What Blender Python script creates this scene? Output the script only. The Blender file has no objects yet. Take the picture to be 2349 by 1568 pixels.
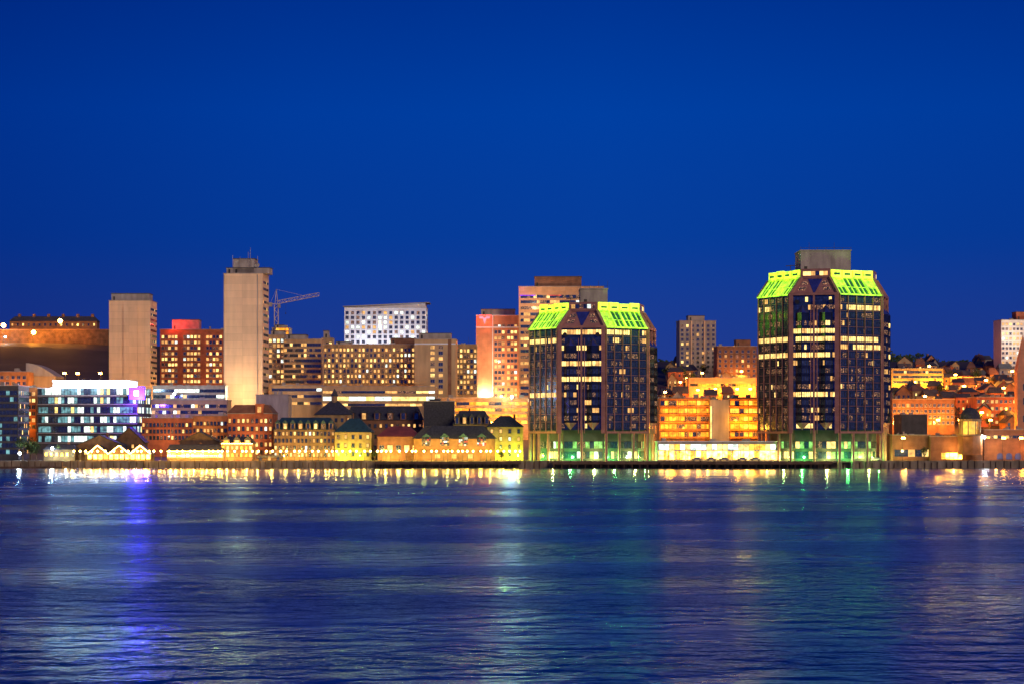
import bpy, math, random
from mathutils import Vector
R=random.Random(11)
sc=bpy.context.scene; col=sc.collection
sc.view_settings.view_transform='Standard'; sc.view_settings.look='None'; sc.view_settings.exposure=0
FL=4950.; HC=12.
# image pixel columns and rows -> metres at a given distance across the harbour
def F(b,d): return (b-1174.5)*d/FL
def G(e,d): return HC+(1006-e)*d/FL
def sst(a,b,x):
    t=max(0,min(1,(x-a)/(b-a))); return t*t*(3-2*t)
def ground(x,y):
    z=3.0
    if y>945: z+= (min(y,1400)-945)*0.13
    if y>1400: z+= (y-1400)*0.002
    r=math.hypot((x+335)/1.25,(y-1500))
    z+= 14*(1-sst(60,170,r))
    return z
# ---------------------------------------------------------------- materials
MT={}
def M(name,c,rough=.8,metal=0,es=0,ec=None,var=.3,ns=.35,brick=None,evar=(.5,1.5),streak=0,spec=.4,esc=.55):
    if name in MT: return MT[name]
    m=bpy.data.materials.new(name); m.use_nodes=True; nt=m.node_tree; N=nt.nodes; L=nt.links
    p=N['Principled BSDF']; p.inputs['Roughness'].default_value=rough; p.inputs['Metallic'].default_value=metal
    p.inputs['Specular IOR Level'].default_value=spec
    tc=N.new('ShaderNodeTexCoord')
    mp=N.new('ShaderNodeMapping'); L.new(tc.outputs['Object'],mp.inputs[0])
    mp.inputs['Scale'].default_value=(1,1,.25 if streak else 1)
    nz=N.new('ShaderNodeTexNoise'); nz.inputs['Scale'].default_value=ns; nz.inputs['Detail'].default_value=6
    L.new(mp.outputs[0],nz.inputs['Vector'])
    mr=N.new('ShaderNodeMapRange'); mr.inputs[1].default_value=.3; mr.inputs[2].default_value=.7
    mr.inputs[3].default_value=1-var; mr.inputs[4].default_value=1+var
    L.new(nz.outputs['Fac'],mr.inputs[0])
    vm=N.new('ShaderNodeVectorMath'); vm.operation='SCALE'; vm.inputs[0].default_value=c
    L.new(mr.outputs[0],vm.inputs['Scale']); out=vm.outputs[0]
    if brick:
        sx=N.new('ShaderNodeSeparateXYZ'); L.new(tc.outputs['Object'],sx.inputs[0])
        ad=N.new('ShaderNodeMath'); ad.operation='ADD'; L.new(sx.outputs[0],ad.inputs[0]); L.new(sx.outputs[1],ad.inputs[1])
        cb=N.new('ShaderNodeCombineXYZ'); L.new(ad.outputs[0],cb.inputs[0]); L.new(sx.outputs[2],cb.inputs[1])
        bt=N.new('ShaderNodeTexBrick'); L.new(cb.outputs[0],bt.inputs['Vector']); bt.inputs['Scale'].default_value=1
        bt.inputs['Brick Width'].default_value=brick[0]; bt.inputs['Row Height'].default_value=brick[1]
        bt.inputs['Mortar Size'].default_value=brick[2]; bt.offset=brick[4] if len(brick)>4 else 0
        bt.inputs['Color1'].default_value=(1,1,1,1); bt.inputs['Color2'].default_value=(.88,.88,.88,1); k=brick[3]
        bt.inputs['Mortar'].default_value=(k,k,k,1)
        v2=N.new('ShaderNodeVectorMath'); v2.operation='MULTIPLY'; L.new(out,v2.inputs[0]); L.new(bt.outputs['Color'],v2.inputs[1]); out=v2.outputs[0]
    L.new(out,p.inputs['Base Color'])
    if es:
        p.inputs['Emission Color'].default_value=(*(ec or c),1)
        ge=N.new('ShaderNodeNewGeometry'); n2=N.new('ShaderNodeTexNoise'); n2.inputs['Scale'].default_value=esc; n2.inputs['Detail'].default_value=3
        L.new(ge.outputs['Position'],n2.inputs['Vector'])
        m2=N.new('ShaderNodeMapRange'); m2.inputs[1].default_value=.32; m2.inputs[2].default_value=.68
        m2.inputs[3].default_value=es*evar[0]; m2.inputs[4].default_value=es*evar[1]
        if esc>1: m2.inputs[1].default_value=.5; m2.inputs[2].default_value=.75
        L.new(n2.outputs['Fac'],m2.inputs[0]); L.new(m2.outputs[0],p.inputs['Emission Strength'])
    m.cycles.emission_sampling='NONE'
    MT[name]=m; return m
beige=M('concrete_panel',(.84,.60,.38),streak=1,var=.10,brick=(9,3.4,.07,.78))
beige2=M('beige_stucco',(.44,.31,.18),streak=1,var=.2)
salmon=M('salmon_brick',(.64,.29,.17),var=.15,brick=(3,3.3,.05,.8))
tanc=M('tan_concrete',(.60,.36,.20),var=.12,brick=(3,3.3,.05,.8))
redb=M('red_brick',(.46,.14,.07),var=.3,brick=(.6,.25,.03,.7,.5))
brown=M('brown_brick',(.24,.12,.075),var=.3,brick=(.6,.25,.03,.7,.5))
orangeb=M('orange_brick',(.45,.19,.07),var=.3)
whitew=M('white_cladding',(.70,.74,.84),var=.08)
cream=M('cream_cladding',(.72,.64,.55),var=.08)
grey=M('grey_concrete',(.34,.31,.29),streak=1)
dgrey=M('dark_roofing',(.07,.07,.08))
slate=M('slate_roof',(.045,.05,.07),var=.4,ns=1.2)
teal=M('copper_green_roof',(.025,.07,.09),var=.35,ns=.8,rough=.5)
redroof=M('red_metal_roof',(.20,.05,.04),rough=.5)
stone=M('tan_stone',(.38,.26,.14),var=.35,brick=(1.2,.5,.04,.75,.5))
stoned=M('brown_stone',(.26,.17,.10),var=.35,brick=(1.2,.5,.04,.75,.5))
granite=M('pink_granite',(.38,.19,.16),var=.22,rough=.45,brick=(2.4,3.6,.06,.7))
steel=M('painted_steel',(.6,.5,.5),rough=.5)
dark=M('dark_metal',(.03,.03,.035),rough=.5)
wood=M('weathered_timber',(.10,.065,.045),var=.5)
seaw=M('seawall_concrete',(.20,.17,.13),var=.6,streak=1)
w_dark=M('dark_glass',(.14,.20,.28),rough=.12,metal=.8,var=.5,ns=1)
w_warm=M('window_lit_warm',(.1,.08,.05),rough=.3,es=1.1,ec=(1,.50,.14))
w_yel=M('window_lit_yellow',(.1,.1,.05),rough=.3,es=1.8,ec=(1,.66,.2))
w_white=M('window_lit_white',(.1,.1,.1),rough=.3,es=1.6,ec=(.85,1,.88))
w_teal=M('window_lit_teal',(.05,.08,.1),rough=.2,es=.35,ec=(.35,.85,.9),evar=(.1,2))
w_glimmer=M('window_painted_glimmer',(.08,.08,.10),rough=.15,es=.5,ec=(1,.45,.2),evar=(.0,2.2),esc=2.2)  # emissive speckle painted on the glass for reflected city lights and room lights
w_green=M('window_lit_green',(.1,.1,.05),rough=.3,es=.8,ec=(.35,1,.22),evar=(.1,1.8))
w_orange=M('window_lit_orange',(.1,.06,.03),rough=.3,es=1.8,ec=(1,.30,.015),evar=(.3,1.7))
w_gold=M('window_lit_gold',(.1,.06,.03),rough=.3,es=1.9,ec=(1,.48,.05),evar=(.4,1.6))
w_patio=M('patio_window_glow',(.1,.06,.03),rough=.3,es=10,ec=(1,.50,.07),evar=(.2,1.8))
w_red=M('window_lit_red',(.1,.02,.02),rough=.3,es=.7,ec=(1,.1,.08))
w_purple=M('window_lit_purple',(.05,.02,.1),rough=.3,es=1.0,ec=(.35,.03,1))
limeA=M('lime_glow_panel',(.5,.6,.3),es=1.7,ec=(.62,1,.015),evar=(.25,1.7))  # green floodlight put into crown panels and ribs as emission
limeB=M('lime_glow_rib',(.4,.5,.2),es=1.0,ec=(.42,1,.02),evar=(.2,1.8))
limeC=M('green_glow_glass',(.04,.09,.12),rough=.2,metal=.5,es=.07,ec=(.12,1,.12),evar=(.0,2.6))  # green floodlight on the crown glass painted in as faint emission
eW=M('cool_white_lamp',(.8,.8,.8),es=40,ec=(.75,.9,1))
eWs=M('white_roof_light',(.8,.8,.8),es=16,ec=(.85,.97,.95),evar=(.2,1.8))
eY=M('warm_bulb',(.8,.7,.5),es=45,ec=(1,.60,.14),evar=(.9,1.1))
eO=M('sodium_lamp',(.8,.5,.2),es=80,ec=(1,.42,.05),evar=(.9,1.1))
eR=M('red_neon',(.8,.1,.1),es=80,ec=(1,.004,.006),evar=(.9,1.1))
eB=M('blue_screen',(.1,.1,.8),es=70,ec=(.008,.002,1),evar=(.8,1.2))
eSW=M('white_screen',(.8,.8,.9),es=14,ec=(.5,.7,1),evar=(.9,1.1))
MIX={'res':[(w_dark,5),(w_glimmer,1.5),(w_warm,2.2),(w_yel,1.0),(w_white,.3)],
 'dense':[(w_dark,2.8),(w_glimmer,1.5),(w_warm,3.3),(w_yel,2.0),(w_white,.4)],
 'sparse':[(w_dark,8),(w_glimmer,1),(w_warm,.8),(w_yel,.4)],
 'cool':[(w_dark,5),(w_glimmer,1),(w_white,1.4),(w_warm,.7)],
 'office':[(w_dark,2),(w_teal,3.6),(w_white,2.8),(w_yel,.5)],
 'tower':[(w_dark,9),(w_glimmer,5),(w_warm,.35),(w_yel,.25)],
 'hot':[(w_dark,.5),(w_warm,1.5),(w_yel,6)],
 'full':[(w_gold,5),(w_warm,2),(w_yel,1.5),(w_glimmer,.6)],
 'patio':[(w_patio,5),(w_gold,2),(w_glimmer,.6)],
 'bright':[(w_white,2),(w_yel,4),(w_gold,1)],
 'orange':[(w_orange,5),(w_gold,1.4),(w_dark,.7),(w_glimmer,.8)],
 'dark':[(w_dark,9),(w_teal,1)],
 'lobby':[(w_green,2.6),(w_yel,1.2),(w_dark,4.5),(w_white,.6),(w_glimmer,1.8)],
 'cornerw':[(w_dark,7),(w_glimmer,3),(w_warm,.7),(w_yel,.5)]}
def pick(mix):
    t=sum(w for _,w in MIX[mix]); r=R.random()*t
    for m,w in MIX[mix]:
        r-=w
        if r<=0: return m
    return MIX[mix][0][0]
# ---------------------------------------------------------------- mesh builder
class MB:
    def __init__(s): s.v=[];s.f=[];s.mi=[];s.m=[]
    def idx(s,m):
        if m not in s.m: s.m.append(m)
        return s.m.index(m)
    def face(s,pts,m):
        n=len(s.v); s.v+= [tuple(p) for p in pts]; s.f.append(list(range(n,n+len(pts)))); s.mi.append(s.idx(m))
    def box(s,x0,x1,y0,y1,z0,z1,m):
        s.prism([(x0,y0),(x1,y0),(x1,y1),(x0,y1)],z0,z1,m)
    def prism(s,p,z0,z1,m,top=None,cap=None):
        n=len(p); q=top or p; b=len(s.v)
        s.v+=[(a[0],a[1],z0) for a in p]+[(a[0],a[1],z1) for a in q]
        for i in range(n):
            j=(i+1)%n; s.f.append([b+i,b+j,b+n+j,b+n+i]); s.mi.append(s.idx(m))
        s.f.append([b+n+i for i in range(n)]); s.mi.append(s.idx(cap or m))
        s.f.append([b+n-1-i for i in range(n)]); s.mi.append(s.idx(m))
    def cyl(s,cx,cy,z0,z1,r0,r1,m,n=10):
        P=[(cx+r0*math.cos(2*math.pi*i/n),cy+r0*math.sin(2*math.pi*i/n)) for i in range(n)]
        Q=[(cx+r1*math.cos(2*math.pi*i/n),cy+r1*math.sin(2*math.pi*i/n)) for i in range(n)]
        s.prism(P,z0,z1,m,Q)
    def strut(s,p,q,w,m,w2=None):
        p=Vector(p);q=Vector(q);d=(q-p).normalized(); a=d.cross(Vector((0,0,1)))
        if a.length<.01: a=Vector((1,0,0))
        a.normalize(); c=d.cross(a); w2=w2 or w; b=len(s.v)
        for o,ww in ((p,w),(q,w2)):
            for i,j in ((-1,-1),(1,-1),(1,1),(-1,1)): s.v.append(tuple(o+a*i*ww/2+c*j*ww/2))
        for i in range(4):
            j=(i+1)%4; s.f.append([b+i,b+j,b+4+j,b+4+i]); s.mi.append(s.idx(m))
        s.f+= [[b+3,b+2,b+1,b],[b+4,b+5,b+6,b+7]]; s.mi+=[s.idx(m)]*2
    def dome(s,cx,cy,z0,r,h,m,n=12,k=5,t0=0):
        for a in range(k):
            t=t0+(math.pi/2-t0)*a/k; u=t0+(math.pi/2-t0)*(a+1)/k
            s.cyl(cx,cy,z0+h*math.sin(t),z0+h*math.sin(u)-.001,r*math.cos(t),max(r*math.cos(u),.01),m,n)
    def ball(s,cx,cy,cz,r,m,n=8):
        for a in range(4):
            t=-math.pi/2+math.pi*a/4; u=t+math.pi/4
            s.cyl(cx,cy,cz+r*math.sin(t),cz+r*math.sin(u),max(r*math.cos(t),.01),max(r*math.cos(u),.01),m,n)
    def hip(s,x0,x1,y0,y1,z0,z1,m,ins,insy=None):
        iy=(y1-y0)/2-.05 if insy is None else insy
        s.prism([(x0,y0),(x1,y0),(x1,y1),(x0,y1)],z0,z1,m,[(x0+ins,y0+iy),(x1-ins,y0+iy),(x1-ins,y1-iy),(x0+ins,y1-iy)])
    def mesh(s,name):
        me=bpy.data.meshes.new(name); me.from_pydata(s.v,[],s.f)
        for m in s.m: me.materials.append(m)
        me.polygons.foreach_set('material_index',s.mi); me.update(); return me
    def obj(s,name,par=None,label=None,kind=None,loc=(0,0,0)):
        return mkobj(name,s.mesh(name),par,loc,0,label,kind)
def poly(mb,pts,y0,y1,m):
    n_=len(pts); b0=len(mb.v); mb.v+=[(x,y0,zz) for x,zz in pts]+[(x,y1,zz) for x,zz in pts]
    mb.f.append([b0+i for i in range(n_)]); mb.mi.append(mb.idx(m))
    for i in range(n_):
        j=(i+1)%n_; mb.f.append([b0+i,b0+n_+i,b0+n_+j,b0+j]); mb.mi.append(mb.idx(m))
def mkobj(name,me,par=None,loc=(0,0,0),rz=0,label=None,kind=None):
    o=bpy.data.objects.new(name,me); col.objects.link(o); o.location=loc; o.rotation_euler[2]=rz
    if par: o.parent=par
    if label: o['label']=label
    if kind: o['kind']=kind
    return o
def thing(name,label,cat,loc,rz=0,group=None):
    e=mkobj(name,None,None,loc,rz,label); e['category']=cat; e.empty_display_size=1
    if group: e['group']=group
    return e
def light(par,loc,c,W,r=.5,name='lamp_light'):
    l=bpy.data.lights.new(name,'POINT'); l.color=c; l.energy=W; l.shadow_soft_size=r
    o=bpy.data.objects.new(name,l); col.objects.link(o); o.location=loc
    if par: o.parent=par
    return o
def face_of(k,W,D):
    return {'F':(0,0,1,0,W),'R':(W,0,0,1,D),'L':(0,D,0,-1,D)}[k]
WC={}
def winmesh(w,h,m):
    k=(round(w,2),round(h,2),m.name)
    if k not in WC:
        b=MB(); b.face([(-w/2,-.05,-h/2),(w/2,-.05,-h/2),(w/2,-.05,h/2),(-w/2,-.05,h/2)],m)
        fr=dark if w<1.2 else grey; t=.09
        b.box(-w/2-t,-w/2,-.13,0,-h/2-t,h/2+t,fr); b.box(w/2,w/2+t,-.13,0,-h/2-t,h/2+t,fr)
        b.box(-w/2,w/2,-.13,0,h/2,h/2+t,fr); b.box(-w/2-.15,w/2+.15,-.22,0,-h/2-t-.1,-h/2,fr)
        if w>1.1: b.box(-.035,.035,-.09,-.051,-h/2,h/2,fr)
        WC[k]=b.mesh('window')
    return WC[k]
def grid(root,face,z0,z1,nx,nz,w,h,mix,u0=0,u1=1,colp=None):
    """individual windows on one facade"""
    ox,oy,ux,uy,Ln=face; a=Ln*u0;b=Ln*u1
    st=root.get('_n',0); extra=MB()
    cells=[(i,j) for j in range(nz) for i in range(nx)]
    for i,j in cells:
        u=a+(b-a)*(i+.5)/nx; z=z0+(z1-z0)*(j+.5)/nz; m=pick(mix)
        px,py=ox+ux*u,oy+uy*u; nxn,nyn=uy,-ux
        if st<100:
            mkobj('window',winmesh(w,h,m),root,(px,py,z),math.atan2(uy,ux)); st+=1
        else:
            P=[(px+ux*s*w/2+nxn*.05,py+uy*s*w/2+nyn*.05,z+t*h/2) for s,t in((-1,-1),(1,-1),(1,1),(-1,1))]
            extra.face(P,m)
            s=extra
            q=[(px+ux*s_*(w/2+.1)+nxn*k,py+uy*s_*(w/2+.1)+nyn*k) for s_,k in((-1,.2),(1,.2),(1,0),(-1,0))]
            s.prism(q,z-h/2-.18,z-h/2,grey)
    root['_n']=st
    if extra.v: extra.obj('window',root,kind='stuff')
def bands(root,face,zs,h,pane,mix,u0=0,u1=1,off=.06,name='window_band',run=1):
    ox,oy,ux,uy,Ln=face;a=Ln*u0;b=Ln*u1; n=max(1,round((b-a)/pane)); g=.12; nx_,ny_=uy,-ux
    for z in zs:
        mb=MB(); m=pick(mix)
        for i in range(n):
            if R.random()<1/run: m=pick(mix)
            s0=a+(b-a)*i/n+g/2; s1=a+(b-a)*(i+1)/n-g/2
            mb.face([(ox+ux*s+nx_*off,oy+uy*s+ny_*off,z+t) for s,t in((s0,0),(s1,0),(s1,h),(s0,h))],m)
            q=[(ox+ux*s+nx_*k,oy+uy*s+ny_*k) for s,k in((s1,.16),(s1+g,.16),(s1+g,0),(s1,0))]
            mb.prism(q,z,z+h,dark)
        mb.obj(name,root)
def block(name,label,cat,x0,x1,yt,d,D=16,wall=beige2,rot=0,par=.9,cornice=None,roofm=dgrey,pent=None,group=None,gz=None,wallname='wall'):
    X=F(x0,d);W=(x1-x0)*d/FL; g=ground(X+W/2,d+3) if gz is None else gz
    rt=thing(name,label,cat,(X,d,g),math.radians(rot),group); H=G(yt,d)-g
    b=MB(); b.box(0,W,0,D,-4,H-par,wall); t=.35
    b.box(0,W,0,t,H-par,H,wall); b.box(0,W,D-t,D,H-par,H,wall); b.box(0,t,t,D-t,H-par,H,wall); b.box(W-t,W,t,D-t,H-par,H,wall)
    b.obj(wallname,rt)
    b=MB(); b.box(t,W-t,t,D-t,H-par+.004,H-par+.15,roofm)
    for _ in range(4):
        cx=R.uniform(1,W-2.5); cy=R.uniform(2,max(3,D-4)); b.box(cx,cx+R.uniform(.6,2.4),cy,cy+1.5,H-par+.15,H-par+R.uniform(1.3,2.8),grey)
    cx=R.uniform(1,W-1); b.strut((cx,3,H-par),(cx,3,H+R.uniform(1.5,4)),.1,dark)
    b.obj('roof',rt)
    b=MB(); c=cornice or grey; b.box(-.2,W+.2,-.2,D+.2,H+.003,H+.3,c); b.obj('cornice',rt)
    for p in (pent or []):
        a,bb,top,m=p; xa=F(a,d)-X; xb=F(bb,d)-X; b=MB(); zt=G(top,d)-g
        b.box(xa,xb,2.5,D*.7,H+.2,zt-.3,m); b.box(xa-.25,xb+.25,2.25,D*.7+.25,zt-.3,zt,dgrey); b.box(xa+1,xa+1.9,2.42,2.5,H+.3,min(H+2.3,zt-.4),dark)
        b.obj('penthouse',rt)
    rt['_n']=0
    return rt,W,D,H,(lambda py:G(py,d)-g)
# ---------------------------------------------------------------- world
w=bpy.data.worlds.new("World"); sc.world=w; w.use_nodes=True; nt=w.node_tree; N=nt.nodes; L=nt.links
bg=N['Background']; tc=N.new('ShaderNodeTexCoord'); sx=N.new('ShaderNodeSeparateXYZ'); L.new(tc.outputs['Generated'],sx.inputs[0])
def ramp(els):
    r=N.new('ShaderNodeValToRGB'); e=r.color_ramp.elements
    while len(e)<len(els): e.new(.5)
    for i,(p,c) in enumerate(els): e[i].position=p; e[i].color=(*c,1)
    return r
rz=ramp([(0,(.02,.03,.12)),(.5,(.030,.045,.24)),(.52,(.014,.044,.28)),(.545,(.002,.047,.33)),(.575,(.0,.05,.36)),(.6,(.0,.034,.29)),(.75,(.0,.026,.24)),(1,(0,.018,.2))])
ma=N.new('ShaderNodeMath'); ma.operation='MULTIPLY_ADD'; ma.inputs[1].default_value=.5; ma.inputs[2].default_value=.5
L.new(sx.outputs[2],ma.inputs[0]); L.new(ma.outputs[0],rz.inputs[0])
mb_=N.new('ShaderNodeMath'); mb_.operation='MULTIPLY_ADD'; mb_.inputs[1].default_value=.5; mb_.inputs[2].default_value=.5
L.new(sx.outputs[0],mb_.inputs[0])
rx=ramp([(0,(.55,)*3),(.38,(.68,.62,.75)),(.45,(.88,.88,.93)),(.52,(1,1,1)),(.62,(.9,.86,.9)),(1,(.7,)*3)]); L.new(mb_.outputs[0],rx.inputs[0])
mm=N.new('ShaderNodeVectorMath'); mm.operation='MULTIPLY'; L.new(rz.outputs[0],mm.inputs[0]); L.new(rx.outputs[0],mm.inputs[1])
L.new(mm.outputs[0],bg.inputs[0]); bg.inputs[1].default_value=1
sl=bpy.data.lights.new('city_glow_fill','SUN'); sl.energy=1.45; sl.angle=math.radians(20); sl.color=(1,.68,.40)  # warm directional fill added to stand in for city glow after sunset
so=bpy.data.objects.new('city_glow_fill',sl); col.objects.link(so); so.rotation_euler=(math.radians(70),0,math.radians(27))
cam=bpy.data.cameras.new('camera'); co=bpy.data.objects.new('camera',cam); col.objects.link(co); sc.camera=co
cam.sensor_width=36; cam.lens=36*FL/2349; cam.shift_y=222/2349; cam.clip_end=20000; cam.clip_start=1
co.location=(0,0,HC); co.rotation_euler=(math.pi/2,0,0)
# ---------------------------------------------------------------- terrain and water
b=MB(); tm=M('hillside_ground',(.055,.04,.03),var=.6,ns=.02)
xs=[-4000,-2500,-1500,-1000]+[-800+20*i for i in range(81)]+[1000,1500,2500,4000]
ys=[896.5,945]+[960+20*i for i in range(40)]+[1900,2400,3500,6000]
n=len(xs)
for y in ys:
    for x in xs: b.v.append((x,y,ground(x,y)-.02))
for j in range(len(ys)-1):
    for i in range(n-1):
        b.f.append([j*n+i,j*n+i+1,(j+1)*n+i+1,(j+1)*n+i]); b.mi.append(0)
b.m=[tm]; b.obj('ground',kind='structure')
b=MB(); b.box(-1500,1500,897,906,2.985,3.0,M('promenade_paving',(.16,.14,.12),brick=(2,2,.04,.6))); b.obj('promenade',kind='structure')
b=MB(); b.box(-1500,1500,895,896.9,-3,3.05,seaw)
for i in range(150):
    x=-225+i*3+R.uniform(-.6,.6); b.cyl(x,894.7,-3,R.uniform(2.0,3.4),.25,.22,wood,6)
o=b.obj('seawall'); o['label']='dark weathered concrete seawall with timber fenders'; o['category']='seawall'
wm=bpy.data.materials.new('harbour_water'); wm.use_nodes=True; nt2=wm.node_tree; N2=nt2.nodes; L2=nt2.links
N2.remove(N2['Principled BSDF'])
tc=N2.new('ShaderNodeTexCoord')
def nz(scale,sx_,sy_,det=4):
    mp=N2.new('ShaderNodeMapping'); mp.inputs['Scale'].default_value=(sx_,sy_,1); L2.new(tc.outputs['Object'],mp.inputs[0])
    n_=N2.new('ShaderNodeTexNoise'); n_.inputs['Scale'].default_value=scale; n_.inputs['Detail'].default_value=det; L2.new(mp.outputs[0],n_.inputs['Vector']); return n_
def mrange(src,a,b_,c,d_):
    mr=N2.new('ShaderNodeMapRange'); mr.interpolation_type='SMOOTHSTEP'
    for i,v in enumerate((a,b_,c,d_)): mr.inputs[i+1].default_value=v
    L2.new(src,mr.inputs[0]); return mr.outputs[0]
def mult(a,b_):
    mu=N2.new('ShaderNodeMath'); mu.operation='MULTIPLY'; L2.new(a,mu.inputs[0]); L2.new(b_,mu.inputs[1]); return mu.outputs[0]
# open harbour is choppy, the strip sheltered by the quay is calm; wind patches break it up
pa=nz(.03,.5,.8,6); ro=mrange(pa.outputs['Fac'],.35,.65,.20,.34)
sp=N2.new('ShaderNodeSeparateXYZ'); L2.new(tc.outputs['Object'],sp.inputs[0]); calm=mrange(sp.outputs[1],430,860,1,.50)
rough_=mult(ro,calm)
wv=nz(.30,.75,1,4); bu=N2.new('ShaderNodeBump'); bu.inputs['Distance'].default_value=2.0
pb=nz(.045,.4,.9,5); bs=mult(mrange(pb.outputs['Fac'],.35,.65,.35,.85),mrange(sp.outputs[1],430,860,1,.16)); L2.new(bs,bu.inputs['Strength'])
L2.new(wv.outputs['Fac'],bu.inputs['Height'])
# tinted mirror-like surface over deep blue water; the calm strip mirrors more
gl=N2.new('ShaderNodeBsdfGlossy'); L2.new(rough_,gl.inputs['Roughness']); L2.new(bu.outputs[0],gl.inputs['Normal'])
gm=N2.new('ShaderNodeMix'); gm.data_type='RGBA'; gm.inputs[6].default_value=(.29,.60,.90,1); gm.inputs[7].default_value=(.95,.95,1,1)
L2.new(mrange(sp.outputs[1],480,840,0,1),gm.inputs[0]); L2.new(gm.outputs[2],gl.inputs['Color'])
df=N2.new('ShaderNodeBsdfDiffuse'); df.inputs['Color'].default_value=(0,.035,.22,1); L2.new(bu.outputs[0],df.inputs['Normal'])
fr=N2.new('ShaderNodeFresnel'); fr.inputs['IOR'].default_value=1.33; L2.new(bu.outputs[0],fr.inputs['Normal'])
fm=mrange(fr.outputs[0],0,1,.08,.80)
mx=N2.new('ShaderNodeMixShader'); L2.new(fm,mx.inputs[0]); L2.new(df.outputs[0],mx.inputs[1]); L2.new(gl.outputs[0],mx.inputs[2])
L2.new(mx.outputs[0],N2['Material Output'].inputs[0])
b=MB(); b.face([(-6000,-3000,0),(6000,-3000,0),(6000,897,0),(-6000,897,0)],wm); b.obj('water',kind='structure')
# ---------------------------------------------------------------- wharf towers
def octo(Mw,C):
    am=Mw/2+C/math.sqrt(2); P=[]
    for k in range(4):
        a=math.radians(-90+90*k)   # main face normals
        nx_,ny_=math.cos(a),math.sin(a); tx,ty=-ny_,nx_
        P.append((nx_*am-tx*Mw/2,ny_*am-ty*Mw/2)); P.append((nx_*am+tx*Mw/2,ny_*am+ty*Mw/2))
    return P
def fseg(P,i):
    a=P[i];c=P[(i+1)%8]; l=math.hypot(c[0]-a[0],c[1]-a[1]); return (a[0],a[1],(c[0]-a[0])/l,(c[1]-a[1])/l,l)
def fpt(f,u,n): return (f[0]+f[2]*u+f[3]*n, f[1]+f[3]*u-f[2]*n)
def fbox(mb,f,u0,u1,n0,n1,z0,z1,m):
    mb.prism([fpt(f,u0,n1),fpt(f,u1,n1),fpt(f,u1,n0),fpt(f,u0,n0)],z0,z1,m)
spand=M('blue_spandrel_glass',(.07,.12,.20),rough=.15,metal=.7,var=.25)
bayg=M('black_glass',(.06,.075,.12),rough=.1,metal=.8)
vglass=M('blue_glass',(.1,.14,.4),rough=.1,metal=.7)
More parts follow.
